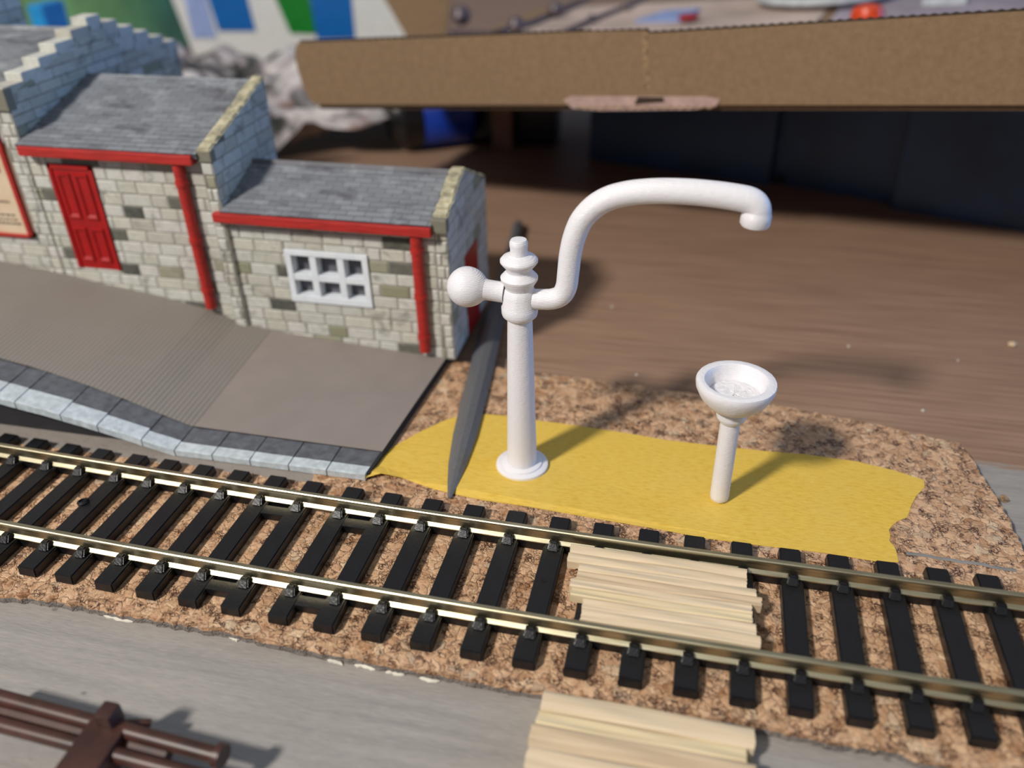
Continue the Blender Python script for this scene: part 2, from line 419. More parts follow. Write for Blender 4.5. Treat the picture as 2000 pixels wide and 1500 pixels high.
# white filler beads along the cork rim
segs = [((60, 1168), (130, 1181)), ((205, 1198), (262, 1212)), ((640, 1286), (672, 1294)), ((695, 1294), (735, 1304)), ((755, 1309), (792, 1314)), ((820, 1321), (860, 1327)), ((1000, 1350), (1035, 1355)), ((450, 1240), (470, 1247))]
for i, (a, b) in enumerate(segs):
    A, B = PZ(*a, -.19), PZ(*b, -.19); A.y -= .03; B.y -= .03; m = MB()
    pts = [A.lerp(B, k/6)+Vector((0, random.uniform(-.015, .015), 0)) for k in range(7)]
    m.tube(pts, [.012, .03, .026, .035, .024, .03, .01], 8)
    o = m.build('filler_bead', 'paint_white')
    lab = ['white filler streak on the cork rim, nearest the left edge of the picture', 'white filler streak on the cork rim, second from the left edge', 'first white filler streak of the middle cork rim, left end', 'white filler streak on the middle cork rim, second of that run', 'white filler streak on the middle cork rim, third of that run', 'white filler streak on the middle cork rim, fourth of that run', 'white filler streak on the cork rim beside the pale wooden boards in front', 'small white filler streak between the left pair and the middle run'][i]
    tag(o, lab, 'filler', 'filler streaks along the cork rim')
m = MB(); A, B = PZ(1770, 1081, .004), PZ(1985, 1113, .004)
pts = [A.lerp(B, k/10)+Vector((0, random.uniform(-.02, .02), 0)) for k in range(11)]
m.add([p+Vector((0, -.035, 0)) for p in pts]+[p+Vector((0, .035, 0)) for p in pts]+[p+Vector((0, 0, .004)) for p in pts], [f for i in range(10) for f in ((i, i+1, 23+i, 22+i), (22+i, 23+i, 12+i, 11+i))])
tag(m.build('paint_streak', 'grey_line'), 'thin grey paint streak on the cork at right', 'paint streak')

# ================================================================== TRACK
KC = .0029
def tr(x, y): return (x, y+.5*KC*x*x)
XS = [-16.6, -15.88, -15.16, -14.44] + [-13.736, -13.067, -12.347, -11.664, -10.925, -10.262, -9.561, -8.859, -8.148, -7.448, -6.698, -5.997, -5.272, -4.551, -3.83, -3.1, -2.397, -1.671, -.956, -.238, .483, 1.189, 1.901, 2.609, 3.308, 4.02, 4.73, 5.45]
GY = .825+.045
track = thing('railway_track', 'model railway track with black sleepers and two shiny metal rails on cork', 'railway track', (0, 0, 0))
def rail(side):
    prof = [(-.085, .0), (.085, 0), (.085, .02), (.03, .06), (.02, .15), (.048, .175), (.05, .215), (.044, .238), (.03, .25), (-.03, .25), (-.044, .238), (-.05, .215), (-.048, .175), (-.02, .15), (-.03, .06), (-.085, .02)]
    n = 60; vs = []; k = len(prof)
    for i in range(n+1):
        x = -17+25*i/n; X, Yc = tr(x, side*GY); sl = KC*x
        for a, z in prof: vs.append((X-a*sl, Yc+a, .172+z))
    f = [(i*k+j, (i+1)*k+j, (i+1)*k+(j+1) % k, i*k+(j+1) % k) for i in range(n) for j in range(k)]+[list(range(k)), [n*k+j for j in reversed(range(k))]]
    m = MB(); m.add(vs, f); m.build('rail', 'rail', track)
rail(1); rail(-1)
def bmbox(sx, sy, sz, bev, taper=0, loc=(0, 0, 0)):
    bm = bmesh.new(); bmesh.ops.create_cube(bm, size=1)
    for v in bm.verts:
        t = 1-taper if v.co.z > 0 else 1
        v.co = Vector((v.co.x*sx*t, v.co.y*sy*(1-taper*.3 if v.co.z > 0 else 1), (v.co.z+.5)*sz))
    bmesh.ops.bevel(bm, geom=bm.edges[:], offset=bev, segments=2, affect='EDGES')
    for v in bm.verts: v.co += Vector(loc)
    return bm
def chair_bm(y, s):   # small ramped rail clip, s = side of rail it sits on
    bm = bmesh.new(); bmesh.ops.create_cube(bm, size=1)
    for v in bm.verts:
        top = v.co.z > 0; outer = (v.co.y*s) > 0
        v.co = Vector((v.co.x*(.13 if top else .19), v.co.y*.19+(-s*.10 if (top and outer) else 0), (.115 if top else 0)))
    bmesh.ops.bevel(bm, geom=bm.edges[:], offset=.02, segments=2, affect='EDGES')
    for v in bm.verts: v.co += Vector((0, y, .168))
    return bm
proto = None; L = 1.485
for i, x in enumerate(XS):
    if i == 0:
        m = MB(); m.bm(bmbox(.33, 2*L, .172, .018, .05))
        m.bm(chair_bm(-GY+.13, 1)); m.bm(chair_bm(GY+.13, 1))
        sl = m.build('sleeper', 'black_plastic', track)
        ch = []
        for y, s in ((-GY-.14, -1), (GY-.14, -1)):
            c = MB(); c.bm(chair_bm(y, s)); ch.append(c.build('rail_clip', 'black_plastic', sl))
        proto = (sl, ch)
    else:
        sl = proto[0].copy(); COL.objects.link(sl)
        for c in proto[1]:
            d = c.copy(); COL.objects.link(d); d.parent = sl
    X, Yc = tr(x, 0); sl.location = (X, Yc, 0); sl.rotation_euler = (0, 0, math.atan(KC*x))
# webs joining the sleepers beneath the rails
for i in range(len(XS)-1):
    a, b = XS[i]+.15, XS[i+1]-.15
    for s in (1, -1):
        if abs(XS[i]+7.448) < .01: continue
        m = MB(); wy = .07
        A = tr(a, s*GY); B = tr(b, s*GY)
        m.add([(A[0], A[1]-wy, .02), (B[0], B[1]-wy, .02), (B[0], B[1]+wy, .02), (A[0], A[1]+wy, .02), (A[0], A[1]-wy, .15), (B[0], B[1]-wy, .15), (B[0], B[1]+wy, .15), (A[0], A[1]+wy, .15)],
              [(0, 3, 2, 1), (4, 5, 6, 7), (0, 1, 5, 4), (1, 2, 6, 5), (2, 3, 7, 6), (3, 0, 4, 7)])
        m.build('sleeper_web', 'black_plastic', track)
for xa, xb in ((-8.148, -7.448), (-6.698, -5.997)):
    for yy in (-GY-.24, GY-.26):
        A = tr(xa+.1, yy); B = tr(xb-.1, yy); m = MB(); m.box((A[0], A[1]-.1, .03), (B[0], A[1]+.1, .165), bev=.01); m.build('end_web', 'black_plastic', track)
# moulded nub and screw hole on two sleepers
A = PZ(162, 982, .17); m = MB(); m.rev([(.09, 0), (.09, .03), (.05, .05), (.045, .03)], (A.x, A.y, .165), 20); m.tube([(A.x+.05, A.y+.03, .18), (A.x+.06, A.y+.04, .24)], [.05, .03], 10); m.build('plastic_nub', 'black_plastic', track)
A = PZ(1061, 1133, .175); m = MB(); m.rev([(.045, 0), (.045, .004)], (A.x, A.y, .1715), 20); m.build('pin_hole', 'void', track)

# ================================================================== PLATFORM
plat = thing('station_platform', 'grey-brown model platform with ramp and black and white edging stones', 'platform', (-8.4, 4, 0))
def zf(x):     # height of front edge
    P = [(-25, 2.6), (-16, 1.25), (-13.83, .86), (-12.79, .69), (-11.82, .49), (-10.39, .15), (-6.3, .15)]
    for (a, za), (b, zb) in zip(P, P[1:]):
        if x <= b: return za+(zb-za)*(x-a)/(b-a)
    return .15
def zb(x):
    P = [(-25, 2.7), (-16.85, 1.56), (-15.23, 1.40), (-14.26, 1.22), (-12.97, 1.06), (-11.65, .80), (-11.18, .6), (-10.3, .43), (-8.5, .30), (-6.3, .16)]
    for (a, za), (b, z2) in zip(P, P[1:]):
        if x <= b: return za+(z2-za)*(x-a)/(b-a)
    return .16
YF, YB = 1.92, 5.93
def yf(x): return YF
def wt(x): # widths of whitewashed strip and charcoal strip
    q = max(0, min(1, (-10.4-x)/3.4)); return (.21+.2*q)/4, (.66+.3*q)/4
def ptop(x, t): return Vector((x+ (0.28*t if x > -6.7 else 0), yf(x)+(YB-yf(x))*t, zf(x)*(1-t)+zb(x)*t))
xs = [-24, -20, -18] + [-16+.35*i for i in range(17)] + [-10.36] + [-9.9+.55*i for i in range(6)] + [-6.62]
nt = 12; t0 = .115
vs = []; 
for x in xs:
    for j in range(nt+1):
        t0 = wt(x)[1]; vs.append(ptop(x, t0+(1-t0)*j/nt))
k = nt+1; nx = len(xs)
f = [(i*k+j, (i+1)*k+j, (i+1)*k+j+1, i*k+j+1) for i in range(nx-1) for j in range(nt)]
nv = len(vs); vs2 = [v+Vector((0, 0, -.13)) for v in vs]
f += [tuple(nv+q for q in reversed(g)) for g in f[:]]
rim = [(i*k) for i in range(nx)]
f += [(rim[i], nv+rim[i], nv+rim[i+1], rim[i+1]) for i in range(nx-1)]
e = (nx-1)*k; f += [(e+j, nv+e+j, nv+e+j+1, e+j+1) for j in range(nt)]
e2 = nt; f += [(i*k+nt, (i+1)*k+nt, nv+(i+1)*k+nt, nv+i*k+nt) for i in range(nx-1)]
m = MB(); m.add(vs, f); m.build('platform_surface', 'ridged', plat)
# plinth that carries the building at its back
m = MB(); m.box((-10.3, 5.95, .0), (-6.34, 9.3, .14)); m.build('plinth', 'dark_side', plat)
# dark end face
A = ptop(-6.6, 0); m = MB()
m.add([(-6.6, YF+.05, .0), (-6.33, YB, .0), (-6.33, YB, .14), (-6.6, YF+.05, .13), (-6.68, YF+.05, .0), (-6.41, YB, .0), (-6.41, YB, .14), (-6.68, YF+.05, .13)], [(0, 1, 2, 3), (7, 6, 5, 4), (3, 2, 6, 7), (0, 3, 7, 4), (0, 4, 5, 1), (1, 5, 6, 2)])
m.build('end_face', 'dark_side', plat)
# side wall under ramp
m = MB(); W = [-24, -18, -16, -13.83, -12.79, -11.82, -10.6, -10.3]
for a, b in zip(W, W[1:]):
    y0 = YF+.24
    m.add([(a, y0, 0), (b, y0, 0), (b, y0, max(.01, zf(b)-.1)), (a, y0, max(.01, zf(a)-.1)), (a, y0+.15, 0), (b, y0+.15, 0), (b, y0+.15, max(.01, zf(b)-.1)), (a, y0+.15, max(.01, zf(a)-.1))], [(0, 1, 2, 3), (7, 6, 5, 4), (3, 2, 6, 7)])
m.build('side_wall', 'dark_side', plat)
# edging stones: charcoal top, whitewashed front strip and face
js = [-16.2, -15.4, -14.65, -13.92] + [PZ(x, y, z).x for x, y, z in ((60, 762, .78), (148, 785, .62), (222, 806, .44), (300, 838, .25))] + [-10.36, -9.6, -8.85, -8.1, -7.37, -6.64]
for a, b in zip(js, js[1:]):
    g = .012; a1, b1 = a+g, b-g; n = 5; m = MB()
    def row(t, dz): return [ptop(a1+(b1-a1)*q/n, wt(a1)[int(t) - 10] if t > 9 else t)+Vector((0, 0, dz+random.uniform(-.004, .004))) for q in range(n+1)]
    R = [row(11, -.02), row(10, -.012), row(10, -.004), row(0.004, -.004), row(-.006, -.012), row(-.006, -.13 if a > -10.5 else -.15), row(.05, -.15)]
    for r_i in (3, 4): 
        for q in range(1, n): R[r_i][q].y += random.uniform(-.01, .01)
    vs = [p for r in R for p in r]; kk = n+1
    for ri in range(len(R)-1):
        if ri == 1: continue
        m.add([*R[ri], *R[ri+1]], [(q, kk+q, kk+q+1, q+1) for q in range(n)], 0 if ri == 0 else 1)
    for e in (0, n): 
        q = [r[e] for r in R]; m.add([*q[:2], q[1]+Vector((0, 0, -.12)), q[0]+Vector((0, 0, -.12))], [(0, 1, 2, 3)] , 0)
        m.add([*q[2:6], q[2]+Vector((0, 0, -.13))], [(0, 1, 2, 3, 4)], 1)
    m.build('edging_stone', ['edge_black', 'edge_white'], plat)

# ================================================================== STATION BUILDING
bld = thing('station_building', 'model stone station building with slate roofs and red gutters, on the platform', 'model building', (-11, 7, .15))
PAL = [(198, 198, 190), (192, 192, 183), (202, 202, 194), (186, 185, 173), (196, 194, 182), (200, 198, 192), (184, 181, 170)]
def stonecol():
    q = random.random()
    if q < .04: return lin((96, 96, 88))
    if q < .08: return lin((150, 149, 128))
    return lin(random.choice(PAL))
def clip(poly, lines):
    for (nx_, ny_, c) in lines:
        o = []
        for i in range(len(poly)):
            a, b = poly[i], poly[(i+1) % len(poly)]; da = nx_*a[0]+ny_*a[1]-c; db = nx_*b[0]+ny_*b[1]-c
            if da <= 0: o.append(a)
            if (da < 0 < db) or (db < 0 < da): t = da/(da-db); o.append((a[0]+(b[0]-a[0])*t, a[1]+(b[1]-a[1])*t))
        poly = o
        if len(poly) < 3: return []
    return poly
def stones(mb, org, U, V, N, u0, u1, v0, v1, holes=(), lines=(), cw=.27, lw=.5, raise_=.016, forced=()):
    org, U, V, N = map(Vector, (org, U, V, N)); v = v0; row = 0
    while v < v1-.02:
        ve = min(v+cw, v1); u = u0-random.uniform(0, lw)
        while u < u1:
            ue = u+lw*random.uniform(.75, 1.35); a, b = max(u, u0), min(ue, u1); u = ue
            if b-a < .06: continue
            rects = [(a, b, v, ve)]
            for (ha, hb, hc, hd) in holes:
                nr = []
                for (p, q, r, t) in rects:
                    if q <= ha or p >= hb or t <= hc or r >= hd: nr.append((p, q, r, t)); continue
                    if p < ha: nr.append((p, ha, r, t))
                    if q > hb: nr.append((hb, q, r, t))
                    if r < hc: nr.append((max(p, ha), min(q, hb), r, hc))
                    if t > hd: nr.append((max(p, ha), min(q, hb), hd, t))
                rects = nr
            col = stonecol()
            for fu, fv, fc in forced:
                if a <= fu < b and v <= fv < ve: col = lin(fc)
            for (p, q, r, t) in rects:
                if q-p < .04 or t-r < .04: continue
                g = .01; pl = clip([(p+g, r+g), (q-g, r+g), (q-g, t-g), (p+g, t-g)], lines)
                if len(pl) < 3: continue
                cx = sum(i[0] for i in pl)/len(pl); cy = sum(i[1] for i in pl)/len(pl)
                ar = abs(sum(pl[i][0]*pl[(i+1) % len(pl)][1]-pl[(i+1) % len(pl)][0]*pl[i][1] for i in range(len(pl))))/2
                if ar < .003: continue
                n = len(pl); w2 = math.sqrt(ar); sc = max(.5, 1-.05/w2)
                base = [org+U*i[0]+V*i[1] for i in pl]; rr = raise_*random.uniform(.8, 1.2)
                top = [org+U*(cx+(i[0]-cx)*sc)+V*(cy+(i[1]-cy)*sc)+N*rr for i in pl]
                fs = [[n+i for i in range(n)]]+[[i, (i+1) % n, n+(i+1) % n, n+i] for i in range(n)]
                if (U.cross(V)).dot(N) < 0: fs = [list(reversed(x)) for x in fs]
                mb.add(base+top, fs, 0, col)
        v = ve; row += 1
WY = 5.95
def front(name, x0, x1, z0, z1, holes=(), forced=()):
    m = MB()
    if not holes: m.box((x0, WY, z0), (x1, WY+.25, z1), 1)
    for (ha, hb, hc, hd) in holes:
        m.box((x0, WY, z0), (ha, WY+.25, z1), 1); m.box((hb, WY, z0), (x1, WY+.25, z1), 1)
        m.box((ha, WY, z0), (hb, WY+.25, hc), 1); m.box((ha, WY, hd), (hb, WY+.25, z1), 1)
    stones(m, (0, WY, 0), (1, 0, 0), (0, 0, 1), (0, -1, 0), x0, x1, z0, z1, holes, (), forced=forced)
    return m.build(name, ['stone', 'mortar'], bld)
DK = (74, 76, 70); GN = (140, 140, 114)
DOOR = (-14.76, -13.70, 1.6, 3.95); WIN = (-9.68, -7.86, 1.24, 2.43)
front('front_wall', -10.9, -6.40, .15, 3.1, [WIN], [(-10.9+.3, 2.0, GN), (-10.0, 1.05, DK), (-8.6, .55, GN), (-7.3, 1.75, GN), (-7.5, 2.75, GN), (-6.9, 2.7, DK), (-9.9, 1.9, DK)])
front('front_wall', -15.2, -10.98, .15, 4.2, [DOOR], [(-13.0, 2.9, DK), (-11.9, .75, DK), (-13.3, 1.7, DK)])
front('front_wall', -22, -15.28, .15, 5.2, [(-19, -15.62, 2.24, 4.55)], [(-15.4, 3.2, DK)])
# gable end walls (polygon in y-z), thickness in x
def gable(name, xo, th, pts, fr=(.15,)):
    m = MB(); m.prism([(xo-th, y, z) for y, z in pts], (th, 0, 0), 1)
    zs = [p[1] for p in pts]; ys = [p[0] for p in pts]; lines = []
    # convex hull half planes from consecutive points (roof edge only)
    n = len(pts); cx = sum(ys)/n; cz = sum(zs)/n
    for i in range(n):
        (a, b), (c, d) = pts[i], pts[(i+1) % n]; nx_, ny_ = (d-b), -(c-a)
        cc = nx_*a+ny_*b
        if nx_*cx+ny_*cz-cc > 0: nx_, ny_, cc = -nx_, -ny_, -cc
        lines.append((nx_, ny_, cc))
    stones(m, (xo, 0, 0), (0, 1, 0), (0, 0, 1), (1, 0, 0), min(ys), max(ys), min(zs), max(zs), (), lines, lw=.62, raise_=.012)
    # quoins on the front edge of the end wall
    stones(m, (0, min(ys), 0), (1, 0, 0), (0, 0, 1), (0, -1, 0), xo-th, xo, min(zs), pts[-1][1]-.0, (), (), lw=.22, raise_=.02)
    return m.build(name, ['stone', 'mortar'], bld)
X3, X2, X1 = -6.14, -10.85, -15.2
g3 = [(5.93, .15), (8.95, .15), (8.95, 3.1), (7.28, 3.84), (5.93, 3.3)]
g2 = [(5.85, .15), (8.45, .15), (8.45, 5.22), (5.85, 4.42)]
gable('end_wall', X3, .26, g3)
gable('gable_wall', X2, .26, g2)
# crow-stepped gable
ST = [(5.93, .15), (12.1, .15)]
ups = [(5.96+.588*i, 5.46+.163*i) for i in range(5)]; dn = [(9.41+.55*i, 6.02-.20*i) for i in range(5)]
body = [(5.93, .15), (12.15, .15), (12.15, 4.95), (9.41, 6.0), (8.9, 6.0), (5.93, 5.26)]
m = MB(); m.prism([(X1-.38, y, z) for y, z in body], (.38, 0, 0), 1)
ln = []
cx = 9; cz = 3
for i in range(len(body)):
    (a, b), (c, d) = body[i], body[(i+1) % len(body)]; nx_, ny_ = d-b, -(c-a); cc = nx_*a+ny_*b
    if nx_*cx+ny_*cz-cc > 0: nx_, ny_, cc = -nx_, -ny_, -cc
    ln.append((nx_, ny_, cc))
stones(m, (X1, 0, 0), (0, 1, 0), (0, 0, 1), (1, 0, 0), 5.93, 12.15, .15, 6.1, (), ln, cw=.215, lw=.75, raise_=.014)
stones(m, (0, 5.93, 0), (1, 0, 0), (0, 0, 1), (0, -1, 0), X1-.38, X1, .15, 5.2, (), (), lw=.3, raise_=.02)
m.build('gable_wall', ['stone', 'mortar'], bld)
steps = [(5.9+.6*i, 5.9+.6*(i+1)+.1, 5.24+.15*i, 5.46+.163*i) for i in range(5)] + [(8.9, 9.41, 5.95, 6.27)] + [(9.41+.55*i-.1, 9.41+.55*(i+1), 5.62-.2*i, 6.07-.215*i) for i in range(5)]
m = MB()
for (a, b, z0, z1) in steps: m.box((X1-.40, a, z0), (X1+.012, b, z1), 0, lin(random.choice(PAL)), bev=.03)
m.build('crow_steps', 'stone', bld)
# roofs: slabs built in their own frame so the slate rows run along the eaves
def roof(x0, x1, ya, za, yb, zb_, th=.1, ridge=True, back=None):
    L_ = math.hypot(yb-ya, zb_-za); ang = math.atan2(zb_-za, yb-ya)
    me = bpy.data.meshes.new('roof'); nyy = max(3, int(L_/.15)); vs = []; fs = []
    # each slate course is a thin overlapping step
    for i in range(nyy):
        a = L_*i/nyy; b = L_*(i+1)/nyy+.03
        z_a = .014; z_b = .004
        q = len(vs); vs += [(0, a, z_a), (x1-x0, a, z_a), (x1-x0, b, z_b), (0, b, z_b), (0, a, -.02), (x1-x0, a, -.02)]; fs += [(q, q+1, q+2, q+3), (q+4, q+5, q+1, q)]
    q = len(vs); W_ = x1-x0
    vs += [(0, 0, -th), (W_, 0, -th), (W_, L_, -th), (0, L_, -th), (0, 0, 0), (W_, 0, 0), (W_, L_, 0), (0, L_, 0)]
    fs += [tuple(q+i for i in g) for g in ((0, 3, 2, 1), (4, 5, 6, 7), (0, 1, 5, 4), (1, 2, 6, 5), (2, 3, 7, 6), (3, 0, 4, 7))]
    me.from_pydata(vs, [], fs); me.materials.append(M['slate'])
    o = bpy.data.objects.new('roof', me); COL.objects.link(o); o.parent = bld
    o.location = Vector((x0, ya, za))-WL[bld.name]; o.rotation_euler = (ang, 0, 0); WL[o.name] = WL[bld.name]
roof(-10.85, X3-.26, 5.74, 3.22, 7.3, 3.72); roof(-10.85, X3-.26, 8.95, 3.0, 7.3, 3.72)
roof(-15.2, X2-.26, 5.74, 4.37, 8.45, 5.15)
roof(-22, X1-.38, 5.72, 5.24, 9.1, 5.93); roof(-22, X1-.38, 12.1, 4.9, 9.1, 5.93)
# ridge capping + back wall
m = MB(); m.box((-15.2, 8.42, .15), (X2-.26, 8.6, 5.12), 1); m.build('back_wall', ['stone', 'mortar'], bld)
m = MB(); m.tube([(-15.2, 8.45, 5.13), (X2-.26, 8.45, 5.13)], .05, 10); m.build('ridge_tiles', 'slate', bld)
m = MB(); m.box((-10.85, 8.7, .15), (X3-.27, 8.9, 2.95), 1); m.build('back_wall', ['stone', 'mortar'], bld)
# coping stones on parapets
def coping(xo, th, pts, step=.2, sz=.055):
    m = MB()
    for (a, b), (c, d) in zip(pts, pts[1:]):
        L_ = math.hypot(c-a, d-b); n = max(1, int(L_/step))
        for i in range(n):
            t0_, t1_ = (i+.03)/n, (i+.97)/n; y0, y1 = a+(c-a)*t0_, a+(c-a)*t1_; z0, z1 = b+(d-b)*t0_, b+(d-b)*t1_
            h = sz*random.uniform(.8, 1.25); dx = random.uniform(-.015, .015)
            bm = bmesh.new(); bmesh.ops.create_cube(bm, size=1)
            for v in bm.verts:
                yy = y0 if v.co.y < 0 else y1; zz = z0 if v.co.y < 0 else z1
                v.co = Vector((xo-th/2+dx+v.co.x*(th+.04), yy, zz+(h if v.co.z > 0 else -.03)))
            bmesh.ops.bevel(bm, geom=bm.edges[:], offset=.03, segments=2, affect='EDGES'); m.bm(bm)
    m.build('coping', 'cream', bld)
coping(X3, .26, [(5.93, 3.3), (7.28, 3.84), (8.95, 3.1)])
coping(X2, .26, [(5.8, 4.4), (8.45, 5.22)], .26)
m = MB(); m.box((X3-.3, 5.8, 3.05), (X3+.03, 6.0, 3.34), 0, lin((120, 118, 104)), bev=.03); m.build('kneeler', 'stone', bld)
m = MB(); m.box((X2-.28, 5.8, 4.2), (X2+.02, 6.0, 4.44), 0, lin((120, 118, 104)), bev=.03); m.build('kneeler', 'stone', bld)
m = MB(); m.box((X1-.40, 5.86, 5.0), (X1+.04, 6.1, 5.44), 0, lin((120, 118, 104)), bev=.03); m.build('kneeler', 'stone', bld)
# gutters and downpipes
for (a, b, z) in ((-11.02, -6.40, 3.10), (-15.14, -11.2, 4.26)):
    m = MB(); m.box((a, 5.68, z-.1), (b, 5.88, z+.1), bev=.03); m.box((a+.03, 5.87, z-.06), (b-.03, 5.94, z+.04)); m.build('gutter', 'red', bld)
for x, zt, zb_ in ((-6.76, 3.02, .36), (-11.62, 4.18, .93)):
    m = MB(); m.tube([(x, 5.84, zt), (x, 5.84, zb_)], .12, 16)
    h = zt-zb_
    for q in (.12, .5, .85): m.tube([(x, 5.84, zt-h*q), (x, 5.84, zt-h*q-.1)], .138, 16)
    m.build('downpipe', 'red', bld)
# door
m = MB(); a, b, c, d = DOOR
m.box((a, WY-.02, c), (b, WY+.1, d), 0)
fwid = .09
for (p, q, r, s) in ((a, a+fwid, c, d), (b-fwid, b, c, d), (a, b, d-.1, d)): m.box((p, WY-.05, r), (q, WY+.02, s), bev=.012)
door = m.build('platform_door', 'door_red', bld)
mw = (a+b)/2
for (p, q) in ((a+.14, mw-.03), (mw+.03, b-.14)):
    for (r, s) in ((c+.15, c+.98), (c+1.14, d-.17)):
        m = MB(); g = .07
        o1 = [(p, WY, r), (q, WY, r), (q, WY, s), (p, WY, s)]; o2 = [(p+.03, WY-.055, r+.03), (q-.03, WY-.055, r+.03), (q-.03, WY-.055, s-.03), (p+.03, WY-.055, s-.03)]
        o3 = [(p+g, WY-.055, r+g), (q-g, WY-.055, r+g), (q-g, WY-.055, s-g), (p+g, WY-.055, s-g)]; o4 = [(p+g+.05, WY-.01, r+g+.07), (q-g-.05, WY-.01, r+g+.07), (q-g-.05, WY-.01, s-g-.03), (p+g+.05, WY-.01, s-g-.03)]
        V_ = o1+o2+o3+o4; F_ = [(k_*4+i, k_*4+(i+1) % 4, (k_+1)*4+(i+1) % 4, (k_+1)*4+i) for k_ in range(3) for i in range(4)]+[(12, 13, 14, 15)]
        m.add(V_, F_); m.build('door_panel', 'door_red', door)
# window
a, b, c, d = WIN; m = MB(); bars = .15
for (p, q, r, s) in ((a, b, c, c+bars), (a, b, d-bars*.8, d), (a, a+bars*.9, c, d), (b-bars*.9, b, c, d)): dd = .06 if (q-p) > 1 else .054; m.box((p+(.003 if dd < .06 else 0), WY-dd, r+(.003 if dd < .06 else 0)), (q-(.003 if dd < .06 else 0), WY+.195+dd*.1, s-(.003 if dd < .06 else 0)), bev=.01)
wd = (b-a)/3
for i in (1, 2): m.box((a+wd*i-.075, WY-.045, c+.02), (a+wd*i+.075, WY+.2, d-.02), bev=.01)
m.box((a+.02, WY-.04, (c+d)/2-.09), (b-.02, WY+.2, (c+d)/2+.05), bev=.01)
wf = m.build('window_frame', 'window_white', bld)
m = MB(); m.box((a, WY+.2, c), (b, WY+.24, d)); m.build('window_glass', 'pane', wf)
# red side door on the right gable
m = MB(); m.prism([(X3, 7.0, .16), (X3, 7.95, .16), (X3, 7.95, 2.05), (X3, 7.0, 2.05)], (.035, 0, 0)); m.build('side_door', 'door_red', bld)
# poster board on left wall
m = MB(); z0, z1 = 2.24, 4.55; x0, x1 = -18.5, -15.66
for (p, q, r, s) in ((x0, x1, z0, z0+.07), (x0, x1, z1-.07, z1), (x0, x0+.09, z0, z1), (x1-.1, x1, z0, z1)): m.box((p, WY-.1, r), (q, WY+.0, s), bev=.01)
pf = m.build('poster_frame', 'red', bld)
m = MB(); m.box((x0+.05, WY-.05, z0+.04), (x1-.05, WY-.005, z1-.04)); m.build('poster_sheet', 'poster', pf)
m = MB()
for z, a_, b_, h in ((3.02, -16.5, -15.98, .05), (2.72, -16.7, -15.95, .04), (2.62, -16.6, -15.9, .035), (2.52, -16.6, -15.86, .05), (3.7, -16.4, -15.92, .3), (4.1, -16.4, -15.9, .14)):
    x = a_
    while x < b_:
        w_ = random.uniform(.04, .12); m.box((x, WY-.056, z), (min(x+w_, b_), WY-.05, z+h)); x += w_+.035
m.build('poster_print', 'ink', pf)
# raised block behind the left roof
m = MB(); m.box((-22, 9.2, 5.4), (-18, 10.35, 8.2), 1)
stones(m, (-18, 0, 0), (0, 1, 0), (0, 0, 1), (1, 0, 0), 9.2, 10.35, 5.4, 8.2, lw=.6)
stones(m, (0, 9.2, 0), (1, 0, 0), (0, 0, 1), (0, -1, 0), -22, -18, 5.4, 8.2)
m.build('tower_block', ['stone', 'mortar'], bld)

# ================================================================== WATER CRANE
CX, CY = -4.04, 2.86
T = .012
crane = thing('water_crane', 'white 3D printed water crane with swan neck pipe on yellow tape', 'water crane', (CX, CY, T))
m = MB(); m.rev([(.0, 0), (.45, 0), (.465, .012), (.46, .055), (.44, .07), (.36, .072), (.355, .1), (.33, .115), (.24, .118), (0, .118)], (CX, CY, T), 64); m.build('base_flange', 'white', crane)
m = MB(); m.rev([(.0, .1), (.262, .1), (.255, .5), (.235, 1.5), (.215, 2.4), (.2, 3.0), (0, 3.0)], (CX, CY, T), 48, jit=.006)
m.build('column', 'white', crane)
m = MB(); m.rev([(.0, 2.96), (.2, 2.98), (.28, 3.06), (.29, 3.1), (.292, 3.2), (.272, 3.24), (.268, 3.42), (.24, 3.5), (.22, 3.53), (.24, 3.6), (.29, 3.68), (.294, 3.72), (.25, 3.77), (.2, 3.82), (.2, 3.86), (.25, 3.92), (.294, 3.98), (.294, 4.01), (.26, 4.05), (.17, 4.09), (.135, 4.1), (.135, 4.2), (.142, 4.24), (.142, 4.3), (.12, 4.34), (.05, 4.35), (0, 4.35)], (CX, CY, T), 48, jit=.004)
m.build('valve_head', 'white', crane)
cl = [(1030, 584), (1055, 584.5), (1078, 584), (1096, 577), (1106, 560), (1110, 531), (1114, 496), (1122, 462), (1136, 430), (1160, 404), (1190, 387), (1225, 378), (1262, 374), (1300, 373), (1350, 375), (1400, 380), (1440, 386), (1465, 392), (1478, 403), (1480, 420), (1478, 434)]
pts = smoothpts([PY(x, y, CY) for x, y in cl], 6)
n = len(pts); m = MB(); m.tube(pts, [.162+.024*min(1, i/(n*.8)) for i in range(n)], 28); arm = m.build('swan_neck_pipe', 'white', crane)
e = pts[-1]; d_ = Vector((-.05, 0, -1)).normalized(); m = MB()
m.rev([(0, 0), (.19, .0), (.212, .03), (.212, .16), (.19, .22), (0, .22)], tuple(e+Vector((-.025, 0, -.05))), 32, axis=tuple(-d_)); m.build('nozzle', 'white', arm)
m = MB(); bc = PY(912, 560, CY); nk = PY(985, 571, CY); ax = (bc-nk).normalized(); Ld = (bc-nk).length
prof = [(0, 0), (.165, 0), (.165, .29), (.172, .3), (.172, .31)]
for k_ in range(0, 17):
    a_ = math.radians(38+ (180-38)*k_/16); prof.append((.325*math.sin(a_), Ld+ -.325*math.cos(a_)*(1.06 if a_ < PI/2 else .98)))
prof.append((0.0, prof[-1][1]))
m.rev(prof, tuple(nk), 40, axis=tuple(ax)); m.build('counterweight', 'white', crane)

